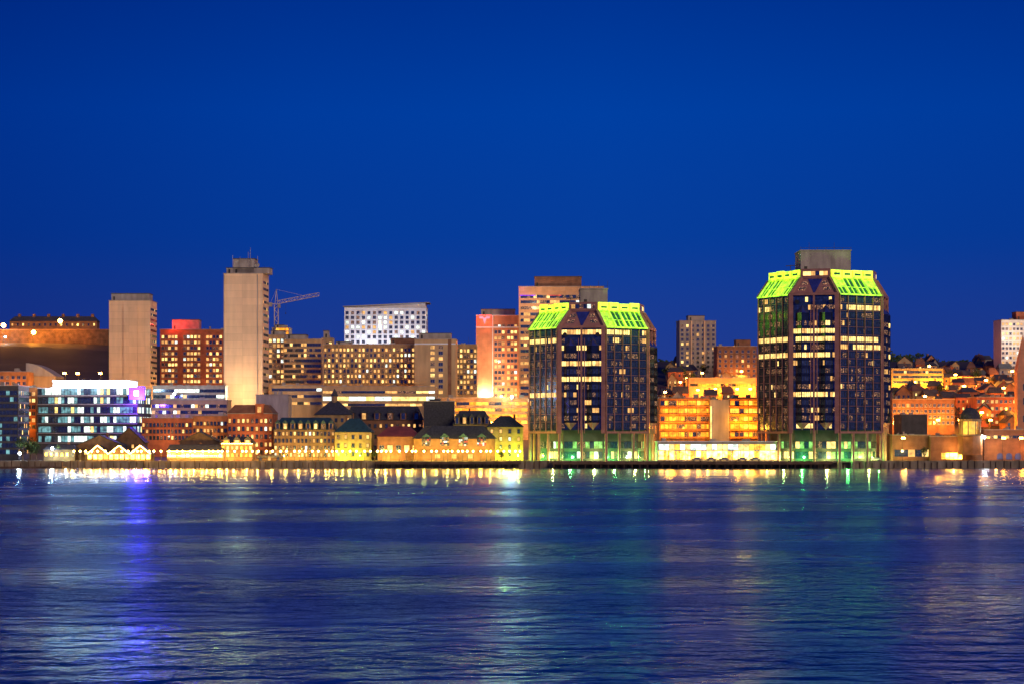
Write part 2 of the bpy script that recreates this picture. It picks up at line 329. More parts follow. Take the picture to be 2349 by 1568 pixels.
def wharf_tower(label,px,cy,s,rot,eave,slope,top,low,pent,hot):
    Z=lambda py:G(py,cy-26)
    X=F(px,cy); Mw,C,k=22.6*s,21.5*s,6.2*s
    P=octo(Mw,C); Q=octo(Mw,C-k*math.sqrt(2)); rt=thing('office_tower',label,'office tower',(X,cy,0),math.radians(rot))
    ze,zs,zt,zl=Z(eave),Z(slope),Z(top),Z(low)
    b=MB(); b.prism(P,zl,ze,spand); b.obj('curtain_wall',rt)
    In=[(x*.84,y*.84) for x,y in P]; b=MB(); b.prism(In,3,zl-.01,dgrey); b.obj('lobby_wall',rt)
    for i in range(8):
        f=fseg(In,i); bands(rt,f,[4,8.2],2.8,1.8,'lobby',.02,.98)
    nf=int(round((ze-zl)/3.2)); fh=(ze-zl)/nf
    hot={(a_,int(b_*nf/16)) for a_,b_ in hot}
    for i in (0,1,2,7,6):
        f=fseg(P,i)
        if i%2==0:
            for j in range(nf):
                z=zl+fh*j+.75; key='tower'
                if (i,j) in hot: key='hot'
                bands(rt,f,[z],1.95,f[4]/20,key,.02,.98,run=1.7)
            b=MB()
            for q in range(6):
                u=f[4]*q/5; wd=.8 if q in(0,5) else .3
                fbox(b,f,max(0,u-wd/2),min(f[4],u+wd/2),.02,.5,zl-.5,ze+.2,granite)
            for j in range(1,nf): fbox(b,f,0,f[4],.02,.18,zl+fh*j+.1,zl+fh*j+.24,granite)
            fbox(b,f,0,f[4],.02,.65,ze+.2,ze+.8,granite); fbox(b,f,0,f[4],.02,.65,zl-1.4,zl-.5,granite)
            b.obj('pier',rt)
        else:
            b=MB(); Lc=f[4]
            for u0,u1 in((0,1.7),(Lc-1.7,Lc),(Lc/2-.35,Lc/2+.35)): fbox(b,f,u0,u1,.02,1.0,zl-1.4,ze+.2,granite)
            for u0,u1 in((Lc*.43,Lc*.445),(Lc*.555,Lc*.57)): fbox(b,f,u0,u1,.02,.6,zl-1.4,ze-4,granite)
            fbox(b,f,0,Lc,.02,1.05,ze+.2,ze+1.2,granite)
            b.obj('pier',rt)
            for j in range(nf):
                z=zl+fh*j+.75; key='hot' if (i,j) in hot else 'cornerw'
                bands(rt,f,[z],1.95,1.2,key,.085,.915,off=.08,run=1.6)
            za,zb=zl+3,ze-7
            for c in(.265,.735):
                cu=Lc*c; hw=Lc*.135
                tri=[fpt(f,cu-hw,.1),fpt(f,cu,2.3),fpt(f,cu+hw,.1)]; tip=fpt(f,cu,.12)
                b=MB(); b.prism(tri,za,zb,bayg)
                T=(tip[0],tip[1],zb+3.2); Bt=(tip[0],tip[1],za-3)
                for a_,c_ in((0,1),(1,2)):
                    b.face([(*tri[a_],zb),(*tri[c_],zb),T],vglass); b.face([(*tri[c_],za),(*tri[a_],za),Bt],granite)
                b.obj('bay_window',rt)
                for a_,c_ in((0,1),(1,2)):
                    p0,p1=tri[a_],tri[c_]; l=math.hypot(p1[0]-p0[0],p1[1]-p0[1])
                    ff=(p0[0],p0[1],(p1[0]-p0[0])/l,(p1[1]-p0[1])/l,l)
                    for j in range(nf):
                        z=zl+fh*j+.75
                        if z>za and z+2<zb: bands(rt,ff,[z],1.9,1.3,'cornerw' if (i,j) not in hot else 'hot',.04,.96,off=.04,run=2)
            for c in(.16,.84):
                b=MB(); cu=Lc*c; pts=[]
                for q in range(12):
                    t=2*math.pi*q/12; x,y=fpt(f,cu+.9*math.cos(t),1.15); pts.append((x,y,ze-2.5+.9*math.sin(t)))
                b.face(pts,dark); b.obj('porthole',rt)
    # sloped crown
    b=MB(); b.prism(P,ze+.02,zs,w_dark,Q,cap=dgrey)
    b.prism(Q,zs+.01,zt-.3,granite,cap=dgrey); b.obj('crown',rt)
    for i in range(8):
        f=fseg(P,i); g=fseg(Q,i)
        def sp_(u,v,t,n_=.1):
            A=fpt(f,f[4]*u,n_);Bq=fpt(g,g[4]*v,n_); return (A[0]+(Bq[0]-A[0])*t,A[1]+(Bq[1]-A[1])*t,ze+(zs-ze)*t+.06)
        if i%2==0:
            ribs=MB(); nb=4
            for q in range(nb*2+1):
                u=f[4]*q/nb/2; u=min(max(u,.3),f[4]-.3)
                a=fpt(f,u,.15); c=fpt(g,u,.25); ribs.strut((a[0],a[1],ze+.6),(c[0],c[1],zs),.75 if q%2==0 else .3,limeB)
            t=.5; a=[f[0]+(g[0]-f[0])*t,f[1]+(g[1]-f[1])*t]
            z=ze+(zs-ze)*t; ff=(a[0],a[1],f[2],f[3],f[4])
            fbox(ribs,ff,0,f[4],0,.3,z-.12,z+.12,limeB)
            fbox(ribs,f,0.1,f[4]-.1,.66,.9,ze+.25,ze+.8,limeB)
            ribs.obj('roof_rib',rt)
            for q in range(nb):
                u0=(q+.09)/nb; u1=(q+.91)/nb
                pl=MB()
                for t0,t1 in((.05,.46),(.54,.97)):
                    pl.face([sp_(u0,u0,t0),sp_(u1,u1,t0),sp_(u1,u1,t1),sp_(u0,u0,t1)],limeC if R.random()<.9 else limeB)
                pl.obj('skylight',rt)
                tz=zt+R.uniform(-.3,.3)
                pn=MB(); fbox(pn,g,g[4]*q/nb+.35,g[4]*(q+1)/nb-.35,.02,.9,zs+.02,tz,limeA)
                fbox(pn,g,g[4]*q/nb+.25,g[4]*(q+1)/nb-.25,.9,1.1,zs+.02,zs+.5,limeB)
                um=g[4]*(q+.5)/nb; fbox(pn,g,um-g[4]*.07,um+g[4]*.07,.9,.94,zs+1.3,zt-1.4,limeC)
                pn.obj('parapet_panel',rt)
        else:
            b=MB(); Lg=g[4]
            b.face([sp_(0.02,0.02,.02),sp_(.98,.98,.02),sp_(.98,.98,.98),sp_(.02,.02,.98)],granite)
            for (u,v) in((.35,.35),(f[4]-.35,Lg-.35)):
                a=fpt(f,u,.3); c=fpt(g,v,.4); b.strut((a[0],a[1],ze+.4),(c[0],c[1],zs+.2),1.3,granite)
            fbox(b,g,0,Lg,.02,.5,zs+.02,zt+.3,granite); b.obj('gable_frame',rt)
            bands(rt,g,[zs+1.1],1.7,1.8,'dense',.08,.92,off=.56)
            for t in(.3,.62):
                mbb=MB(); mbb.face([sp_(.12,.12,t,.2),sp_(.3,.3,t,.2),sp_(.3,.3,t+.2,.2),sp_(.12,.12,t+.2,.2)],w_glimmer)
                mbb.face([sp_(.7,.7,t,.2),sp_(.88,.88,t,.2),sp_(.88,.88,t+.2,.2),sp_(.7,.7,t+.2,.2)],w_glimmer); mbb.obj('window_band',rt)
            v=MB(); v.face([sp_(.26,.26,.95,.3),sp_(.5,.5,.08,.3),sp_(.74,.74,.95,.3)],vglass); v.obj('skylight',rt)
    x0,x1,yt=pent; b=MB(); xa,xb=F(x0,cy)-X,F(x1,cy)-X; zp=G(yt,cy)
    b.box(xa,xb,-8,10,zt-.5,zp-.5,grey); b.box(xa-.3,xb+.3,-8.3,10.3,zp-.5,zp,grey)
    for q in range(7): b.strut((xa+q*(xb-xa)/6,-8.1,zp),(xa+q*(xb-xa)/6,-8.1,zp+R.choice([.8,1,1.2,3])),.12,dark)
    b.box(xa,xb,-8.15,-8.05,zp+.8,zp+.9,dark); b.box(xa+1.5,xa+2.8,-8.1,-8.0,zt+.2,zt+2.3,dark)
    b.strut((xa-6,-6,zt+2.6),(xa,-6,zt+3),.3,dark); b.strut((xa-4,-6,zt),(xa-4,-6,zt+3),.25,dark)
    o=b.obj('penthouse',rt); o.rotation_euler[2]=math.radians(-rot)
    for i in range(8):
        f=fseg(P,i); ul=[0.4,f[4]/3,f[4]*2/3] if i%2==0 else [.7,f[4]/2]
        for u in ul:
            x,y=fpt(f,u,-.1); b=MB(); b.cyl(x,y,-3,zl-1.4 if i%2==0 else zl-.01,.6,.6,granite,10); b.cyl(x,y,-3,2.6,.9,.9,seaw,10); b.obj('column',rt)
    b=MB(); b.prism([(x*.97,y*.97) for x,y in P],2.3,3.02,seaw); b.obj('deck',rt)
    for i in (0,1,7,6):
        f=fseg(P,i)
        for u in(.25,.75):
            x,y=fpt(f,f[4]*u,-1.2); light(rt,(x,y,4.5),(.15,1,.15) if u<.5 else (.8,.9,.2),3600,.4)
        x,y=fpt(f,f[4]/2,5)
        if i%2==0: light(rt,(x,y,(ze+zs)/2+1),(.4,1,.05),4500,.8)
    return rt
# rotation: face 7 (corner between left and front main faces) turned towards the harbour
wharf_tower('dark glass wharf office tower with green lit crown, standing on columns',1358,921,.94,33,753,712,693,985,(1330,1392,664),{(6,14),(7,13),(7,15),(7,8),(0,15),(7,11),(6,6)})
wharf_tower('taller dark glass wharf office tower with green lit crown on columns',1887,916,.962,29,678,636,616,985,(1831,1945,577),{(7,9),(6,11),(7,11),(7,12),(0,11),(0,10),(7,4),(0,15),(6,9)})
# ---------------------------------------------------------------- high-rises
rt,W,D,H,z=block('concrete_tower','blank beige concrete apartment tower with rooftop block','apartment tower',513,603,628,1030,18,beige,rot=-3,pent=[(517,616,613,grey),(533,582,592,grey)])
b=MB()
for x,h in((1,6),(4.5,5),(8.5,7.5),(9.5,9.5),(13,5.5)): b.strut((x+3,2,H+3),(x+3,2,H+3+h),.16,grey)
b.obj('antenna',rt)
b=MB(); b.dome(0,0,0,1.3,.8,grey); o=b.obj('satellite_dish',rt,loc=(15.5,3,H+4.2)); o.rotation_euler=(math.radians(70),0,0)
b=MB(); b.box(W*.86,W*.88,-.35,-.01,-2,H-.5,grey); b.box(0,.35,-.3,-.01,-2,H-.5,grey); b.obj('concrete_rib',rt)
bands(rt,face_of('R',W,D),[z(y) for y in range(905,640,-15)],1.2,1.6,'sparse',.1,.9)
light(rt,(W*.5,-14,z(900)),(1,.7,.40),12000,1)
rt,W,D,H,z=block('concrete_tower','beige concrete tower with projecting blank shaft and banded side','apartment tower',250,345,690,1080,18,beige,rot=-1,pent=[(253,340,672,grey)])
b=MB(); b.box(W*.36,W*.70,-1.2,-.01,-3,H-3.2,beige); b.obj('stair_shaft',rt)
bands(rt,face_of('R',W,D),[z(y) for y in range(880,700,-12)],1.2,1.7,'sparse',.05,.95)
rt,W,D,H,z=block('brick_apartments','red brick apartment block with red lit rooftop room','apartment block',367,513,756,1120,15,redb,pent=[(393,455,732,M('pink_lit_wall',(.6,.2,.2)))])
light(rt,(8,-3,H+3),(1,.08,.05),3500)
for u0,u1,nx in((.02,.28,5),(.36,.64,5),(.72,.98,5)): grid(rt,face_of('F',W,D),z(880),z(766),nx,9,1.2,1.5,'dense',u0,u1)
rt,W,D,H,z=block('office_building','beige stepped office block with long window bands','office building',650,738,778,1100,18,beige2,rot=-2,pent=[(655,700,766,grey)])
bands(rt,face_of('F',W,D),[z(y) for y in range(878,785,-12)],1.5,1.5,'sparse',.02,.98)
rt,W,D,H,z=block('apartment_building','narrow beige apartment building with lit windows','apartment block',616,652,768,1112,18,beige2,pent=[(620,650,757,grey)])
grid(rt,face_of('F',W,D),z(880),z(775),4,9,1.3,1.6,'dense')
rt,W,D,H,z=block('apartment_building','small beige block beside stepped offices','apartment block',738,762,775,1128,14,beige2,pent=[(741,752,757,grey)])
grid(rt,face_of('F',W,D),z(860),z(782),3,6,1.2,1.5,'res')
# white apartments with tilted roof
rt,W,D,H,z=block('white_apartments','white grid apartment building with tilted thin roof','apartment building',790,978,706,1250,16,whitew,rot=-1)
light(rt,(W*.5,-12,-2),(.9,.9,1),14000,1); light(rt,(W*.25,-14,20),(.85,.9,1),9000,1); light(rt,(W*.75,-14,20),(.85,.9,1),9000,1)
grid(rt,face_of('F',W,D),z(800),z(712),15,8,1.7,1.7,'cool')
grid(rt,face_of('R',W,D),z(800),z(712),3,8,1.7,1.7,'cool')
b=MB(); b.prism([(-.8,-1),(W+1.8,-1),(W+1.8,D+1),(-.8,D+1)],0,.01,grey)
for i,v in enumerate(b.v):
    zz=H+.5+(v[0]+1)/W*2.2; b.v[i]=(v[0],v[1],zz+(.35 if i>3 else 0))
b.obj('canopy_roof',rt); b=MB(); b.prism([(.5,.6),(W-.5,.6),(W-.5,D-1),(.5,D-1)],H,H+.5,whitew)
for i,v in enumerate(b.v):
    if i>3: b.v[i]=(v[0],v[1],H+.5+(v[0]+1)/W*2.2)
b.obj('upper_storey',rt)
for u in(.2,.45,.7):
    b=MB(); b.box(W*u-1.6,W*u+1.6,-1.3,-.25,z(720),z(720)+.2,whitew); b.obj('balcony',rt)
b=MB(); b.box(W*.42,W*.45,-.25,-.14,z(758),z(735),w_white); b.obj('lit_stair_window',rt)
# long hotel
rt,W,D,H,z=block('long_hotel','long tan brick slab building with many lit windows','hotel',742,952,790,1070,16,stone,pent=[(895,952,774,brown),(770,800,782,grey)])
grid(rt,face_of('F',W,D),z(880),z(796),24,7,.95,1.5,'dense')
b=MB()
for i in range(13): b.box(W*i/12-.18,W*i/12+.18,-.3,-.01,z(882),H-.2,beige2)
b.obj('pilaster',rt)
rt,W,D,H,z=block('hotel_tower','tan brick tower block with blank wall and one window column','hotel',951,1045,778,1050,16,beige2,rot=-2,pent=[(960,1033,763,grey)])
grid(rt,face_of('F',W,D),z(905),z(790),2,9,2.0,1.6,'dense',.34,.74)
b=MB(); b.box(W*.82,W*.9,-.4,-.01,-2,H,brown); b.box(0,W,-.3,-.01,z(790),z(787),whitew); b.obj('facade_trim',rt)
rt,W,D,H,z=block('apartment_building','tan building with dense grid of lit windows','apartment building',1046,1094,790,1095,14,stone)
grid(rt,face_of('F',W,D),z(905),z(798),6,9,1.1,1.6,'dense')
rt,W,D,H,z=block('brick_hotel','salmon brick hotel with glowing red emblem near its top','hotel',1092,1190,724,1130,18,salmon,rot=-2,pent=[(1103,1180,708,grey)],cornice=whitew)
grid(rt,face_of('F',W,D),z(925),z(742),3,14,1.3,1.6,'res',.42,.68); grid(rt,face_of('F',W,D),z(925),z(742),3,14,1.3,1.6,'dense',.72,.97)
b=MB(); b.box(0,W,-.35,-.01,z(752),z(749),whitew); b.box(W*.38,W*.4,-.6,-.01,0,H,whitew); b.obj('facade_trim',rt)
eb=MB(); cx=W*.2; cz=z(735)
poly(eb,[(cx-3,cz+2),(cx-1.1,cz+2.2),(cx,cz+1.2),(cx+1.1,cz+2.2),(cx+3,cz+2),(cx+2.6,cz+1),(cx+1,cz+.9),(cx,cz-2),(cx-1,cz+.9),(cx-2.6,cz+1)],-.5,-.05,eR)
eb.obj('emblem',rt)
light(rt,(W*.2,-3,cz),(1,.08,.03),1500,.6)
light(rt,(W*.2,-3.5,z(905)),(1,.75,.4),14000,.5); light(rt,(W*.7,-5,z(915)),(1,.5,.15),7000,.5); light(rt,(W*.5,-14,z(830)),(1,.6,.3),9000,.5)
# tall banded office
rt,W,D,H,z=block('banded_office_tower','tall tan office tower with horizontal window bands','office tower',1190,1385,658,1110,24,tanc,rot=-1,pent=[(1226,1334,633,brown)])
zs=[z(y) for y in range(920,690,-14)]
bands(rt,face_of('F',W,D),zs,1.5,1.7,'res',.02,.98,run=2)
bands(rt,face_of('F',W,D),[z(684)],1.6,1.7,'cornerw',.02,.98)
b=MB(); b.box(0.5,W*.2,-.3,-.05,z(679),z(677),w_purple); b.box(W*.33,W*.5,-.3,-.05,z(679),z(677),w_red); b.obj('light_strip',rt)
light(rt,(1,-4,z(672)),(.6,.1,1),350); light(rt,(8,-16,z(700)),(1,.6,.3),9000,1)
# behind right
rt,W,D,H,z=block('grey_apartment_tower','grey concrete apartment tower with balconies','apartment tower',1559,1643,736,1300,16,grey,rot=3,pent=[(1580,1618,723,grey)])
grid(rt,face_of('F',W,D),z(845),z(742),7,10,1.4,1.5,'sparse'); b=MB(); b.box(W*.3,W*.34,-.8,-.01,0,H,beige); b.box(W*.66,W*.7,-.8,-.01,0,H,beige); b.obj('concrete_rib',rt)
rt,W,D,H,z=block('brick_apartments','brown brick flat roofed apartment block','apartment block',1645,1737,794,1250,14,brown,rot=3,pent=[(1690,1724,778,brown)])
grid(rt,face_of('F',W,D),z(866),z(800),7,6,1.3,1.5,'sparse')
rt,W,D,H,z=block('white_apartment_tower','pale apartment tower with rows of lit windows','apartment tower',2297,2374,734,1280,16,cream,rot=4,pent=[(2335,2365,714,redb)])
grid(rt,face_of('F',W,D),z(858),z(738),9,11,1.3,1.4,'dense'); light(rt,(5,-14,25),(.95,.9,.85),9000,1)
SO=(1,.30,.015)
def orange_lit(rt,W,n,zz,P=6000,c=SO,dy=-7):
    for i in range(n): light(rt,(W*(i+.5)/n,dy+R.uniform(0,3),zz*R.uniform(.6,1.1)),c,P*R.uniform(.3,1.7),.6)
rt,W,D,H,z=block('low_hall','long low pinkish hall lit by sodium lamps','hall',1580,1735,866,1150,20,salmon); orange_lit(rt,W,3,8,9000)
bands(rt,face_of('F',W,D),[z(885)],1.4,2,'orange',.02,.98)
rt,W,D,H,z=block('office_building','yellow lit office building with window bands','office building',2045,2166,845,1200,16,stone,rot=4); orange_lit(rt,W,4,7,9500,(1,.45,.02))
bands(rt,face_of('F',W,D),[z(y) for y in(878,866,855)],1.3,1.5,'sparse',.03,.97)
rt,W,D,H,z=block('office_building','low yellow lit building with flat roof','office building',2180,2300,864,1225,16,stone,rot=4); orange_lit(rt,W,3,6,9500,(1,.40,.02))
bands(rt,face_of('F',W,D),[z(y) for y in(884,873)],1.3,1.8,'res',.03,.97)
rt,W,D,H,z=block('brick_office','brown brick building with rows of windows','office building',2047,2192,915,1030,16,brown,rot=4); orange_lit(rt,W,3,8,6000)
grid(rt,face_of('F',W,D),z(975),z(922),14,4,1.3,1.5,'sparse')
rt,W,D,H,z=block('brick_office','brick building with a few orange windows','office building',2240,2345,910,1065,16,redb,rot=4); orange_lit(rt,W,2,8,5500)
grid(rt,face_of('F',W,D),z(975),z(912),10,4,1.3,1.5,'res')
rt,W,D,H,z=block('dark_box_building','dark windowless box building','building',2068,2128,950,965,14,dgrey,rot=4)
rt,W,D,H,z=block('low_terminal','low brown waterfront hall with parapet','hall',2047,2135,997,915,14,brown); bands(rt,face_of('F',W,D),[z(1046)],3,3,'sparse',.05,.95)
light(rt,(W*.3,-4,4),(1,.5,.1),1500)
rt,W,D,H,z=block('low_terminal','brown waterfront hall with lit ground floor','hall',2135,2255,1000,912,16,brown)
bands(rt,face_of('F',W,D),[.6],2.6,1.8,'patio',.2,.6); light(rt,(W*.4,-4,5),(1,.5,.12),2500); light(rt,(W*.85,-4,7),(.9,1,.7),2500)
rt,W,D,H,z=block('low_terminal','dark waterfront hall with small arched windows','hall',2257,2372,985,920,16,brown)
bands(rt,face_of('F',W,D),[z(1004)],1.2,1.6,'res',.04,.96)
light(rt,(W*.2,-4,5),(1,.45,.12),1500); light(rt,(W*.75,-4,5),(1,.3,.05),1500)
for u in(.32,.5,.68):
    b=MB(); cx=W*u; poly(b,[(cx+1.3*math.cos(t),1.8+1.3*math.sin(t)) for t in [math.pi*i/10 for i in range(11)]]+[(cx-1.3,.4),(cx+1.3,.4)],-.3,-.05,M('blue_lit_glass',(.05,.06,.12),es=.12,ec=(.1,.3,1))); b.obj('arch_window',rt)
# domed pavilion
X=F(2207,922); rt=thing('domed_pavilion','small round pavilion with dark dome and lit yellow columns','pavilion',(X,906,G(998,908)))
b=MB(); b.cyl(0,0,-8,0,5.2,5.2,orangeb,8); b.cyl(0,0,0,.6,5.6,5.6,stone,8); b.obj('base',rt)
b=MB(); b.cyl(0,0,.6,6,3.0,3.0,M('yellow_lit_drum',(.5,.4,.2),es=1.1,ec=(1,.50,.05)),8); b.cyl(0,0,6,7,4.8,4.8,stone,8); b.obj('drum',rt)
for i in range(8):
    a=math.pi*2*(i+.5)/8; b=MB(); b.cyl(4.2*math.cos(a),4.2*math.sin(a),.6,6,.3,.26,stone,8); b.obj('column',rt)
b=MB(); b.dome(0,0,7,4.2,4.8,slate,16,7); b.cyl(0,0,11.7,13,.3,.05,slate); b.obj('dome',rt); light(rt,(-5,-6,3),(1,.6,.1),1500)
# church tower on the edge
X=F(2350,1000); rt=thing('church_tower','pink brick church tower with tall spire','church tower',(X,1000,ground(X,1000)))
g=ground(X,1000); b=MB(); b.box(-3.2,3.2,0,6.4,-2,G(855,1000)-g,salmon); b.obj('wall',rt)
b=MB(); z0=G(855,1000)-g; b.prism([(-3.5,-.3),(3.5,-.3),(3.5,6.7),(-3.5,6.7)],z0,G(768,1000)-g,salmon,[(-.1,3.1),(.1,3.1),(.1,3.3),(-.1,3.3)]); b.obj('spire',rt)
for zz in(.35,.6,.8): mkobj('window',winmesh(1.2,3,w_dark),rt,(0,0,z0*zz))
# podium between the towers
for x0,x1,lab in((1513,1628,'orange lit waterfront office with horizontal sunshades'),(1674,1738,'orange lit waterfront office wing beside concrete core')):
    rt,W,D,H,z=block('wharf_office',lab,'office building',x0,x1,912,935,18,orangeb)
    bands(rt,face_of('F',W,D),[z(y) for y in(1000,982,964,946,928)],1.9,1.8,'orange',.02,.98,run=1.3)
    b=MB()
    for y in(1004,986,968,950,932,915): b.box(-.3,W+.3,-1.3,-.01,z(y),z(y)+.35,orangeb)
    b.obj('sunshade',rt)
    b=MB()
    for i in range(int(W/4)+1): b.box(i*4-.15,i*4+.15,-1.2,-.9,0,H,brown)
    b.obj('column',rt)
    orange_lit(rt,W,2 if W<15 else 3,15,4000,(1,.38,.02),-8); orange_lit(rt,W,2,24,3500,SO,-7)
rt,W,D,H,z=block('stair_core','plain concrete lift core with vertical light strip','building',1629,1673,917,931,16,grey); b=MB(); b.box(.1,.7,-.3,-.02,z(1005),z(930),w_yel); b.obj('light_strip',rt)
rt,W,D,H,z=block('glass_pavilion','low brightly lit glass lobby building on the wharf','lobby',1508,1782,1012,903,16,grey,par=.5,cornice=whitew)
bands(rt,face_of('F',W,D),[.5],3.6,2.2,'patio',.01,.99); bands(rt,face_of('F',W,D),[4.6],2.3,2.2,'bright',.01,.99)
b=MB(); b.box(-.5,W+.5,-2.5,-.01,4.2,4.45,whitew)
for i in range(14): b.cyl(W*i/13,-2.3,0,4.2,.15,.15,whitew,6)
b.obj('canopy',rt); orange_lit(rt,W,6,3.4,1200,(1,.6,.15),-4)
# waterfront left
rt,W,D,H,z=block('dark_glass_building','dark glass office corner with dim windows','office building',-50,43,884,935,18,dgrey,rot=-2); bands(rt,face_of('F',W,D),[z(y) for y in range(1040,890,-15)],1.9,1.7,'dark',.02,.98); bands(rt,face_of('R',W,D),[z(y) for y in range(1040,890,-15)],1.9,1.7,'sparse',.02,.98)
rt,W,D,H,z=block('lit_glass_office','glass office building glowing cool white with bright rooftop','office building',86,318,890,965,26,dgrey,rot=-4,cornice=whitew)
bands(rt,face_of('F',W,D),[z(y) for y in(1012,990,968,946,924,904)],2.6,1.5,'office',.01,.99,run=1.2); bands(rt,face_of('R',W,D),[z(y) for y in(1012,990,968,946,924,904)],2.6,1.9,'office',.02,.98)
b=MB(); b.box(W*.14,W*.9,3,18,H+.35,z(874),eWs); b.box(W*.13,W*.91,2.5,18.5,z(874),z(871),whitew)
for i in range(14): b.box(W*(.14+.76*i/13)-.2,W*(.14+.76*i/13)+.2,2.7,2.99,H+.35,z(874),grey)
b.obj('rooftop_room',rt)
b=MB()
for y in(1014,992,970,948,926,906): b.box(-.2,W+.2,-.6,-.01,z(y)-.3,z(y),grey)
b.obj('floor_slab',rt)
for i in range(4): light(rt,(W*(.2+.2*i),-2,H+2),(.9,.85,1),5000,1)
rs=thing('led_screen','bright blue and white illuminated screen on office corner','screen',(F(292,955),958.5,G(916,958)))
b=MB(); b.box(0,7.2,0,1,0,5.8,dark); b.obj('housing',rs)
b=MB(); b.box(.15,7.05,-.12,-.01,.15,5.65,eB); b.obj('screen_panel',rs)
b=MB(); b.box(2.4,4.4,-.2,-.13,1.8,4.0,eSW); b.obj('screen_mark',rs); b=MB(); b.box(1,1.4,1,4,1,1.4,grey); b.box(5.6,6,1,4,1,1.4,grey); b.obj('bracket',rs); light(rs,(5,-3,0),(.22,.05,1),30000,1.5)
rt,W,D,H,z=block('brick_warehouse','orange brick warehouse with small windows','warehouse',-40,62,852,1040,18,orangeb); grid(rt,face_of('F',W,D),z(885),z(858),8,2,1.4,1.4,'sparse'); orange_lit(rt,W,2,20,2500)
rt,W,D,H,z=block('brick_office','orange lit brick office beside glass building','office building',42,82,888,985,14,orangeb); grid(rt,face_of('F',W,D),z(985),z(895),4,6,1.4,1.6,'res'); orange_lit(rt,W,1,14,2500)
X=F(60,1055); rt=thing('barrel_roof_hall','hall with low curved grey roof','hall',(X,1055,ground(X,1055))); g=ground(X,1055)
b=MB(); Wd=(128-60)*1055/FL; zh=G(862,1055)-g; b.box(0,Wd,0,20,-3,zh,beige2); b.obj('wall',rt)
b=MB(); poly(b,[(Wd*i/10,zh+ (G(832,1055)-G(862,1055))*math.cos(math.pi/2*i/10)) for i in range(11)]+[(0,zh+.01)],-.6,20,grey); b.obj('roof',rt); light(rt,(Wd*.6,-8,zh-3),(1,.4,.05),1200)
rt,W,D,H,z=block('low_office','long low dark office with strip windows','office building',350,517,884,1012,14,grey,roofm=dgrey); bands(rt,face_of('F',W,D),[z(912),z(899)],1.5,2,'cool',.01,.99,run=2)
rt,W,D,H,z=block('low_office','long beige low building with ribbon windows','office building',330,522,917,988,14,beige2); bands(rt,face_of('F',W,D),[z(948),z(934)],1.5,1.6,'cool',.01,.99)
rt,W,D,H,z=block('brick_row_building','red brick row building with small sash windows','row building',325,441,958,955,12,redb); grid(rt,face_of('F',W,D),z(1010),z(966),14,3,.9,1.5,'sparse'); light(rt,(W/2,-6,9),(1,.5,.15),1500)
rt,W,D,H,z=block('brick_row_building','orange brick row building with cornice','row building',442,521,953,958,12,orangeb); grid(rt,face_of('F',W,D),z(1010),z(962),10,3,.9,1.5,'res'); light(rt,(W/2,-6,9),(1,.5,.15),1500)
rt,W,D,H,z=block('brick_row_building','tall red brick corner building with sash windows','row building',522,626,948,938,14,redb,rot=-3)
grid(rt,face_of('F',W,D),z(1045),z(955),10,5,1.0,1.7,'res'); b=MB(); b.hip(-.3,W+.3,-.3,D+.3,H+.31,z(927),brown,3,3); b.obj('mansard_roof',rt); b=MB(); b.box(W*.62,W*.8,-.4,3,H,z(925),redb); b.box(W*.67,W*.75,-.46,-.41,H+.6,z(932),w_warm); b.obj('dormer',rt)
light(rt,(W/2,-7,9),(1,.5,.15),2500)
rt,W,D,H,z=block('grey_box_building','plain dark grey concrete box building','building',587,662,905,985,14,grey)
rt,W,D,H,z=block('parking_structure','tan podium with bright open parking decks','parking structure',622,742,884,1035,16,beige2); bands(rt,face_of('F',W,D),[z(y) for y in(927,911,896)],1.3,3,'res',.01,.99)
rt,W,D,H,z=block('parking_structure','long tan podium with bright white lit deck','parking structure',738,1000,886,1022,20,beige2); bands(rt,face_of('F',W,D),[z(918)],1.9,4,'bright',.01,.99); bands(rt,face_of('F',W,D),[z(930),z(901)],1.1,3,'res',.01,.99,run=1.5)
rt,W,D,H,z=block('parking_structure','orange lit open parking decks with thin slabs','parking structure',1000,1212,912,1012,20,stone); bands(rt,face_of('F',W,D),[z(y) for y in(970,956,942,928)],1.4,3,'orange',.01,.99,run=1.5); orange_lit(rt,W,4,22,2400,(1,.36,.03))
light(rt,(W*.75,-5,z(905)),(.8,1,.7),4000)
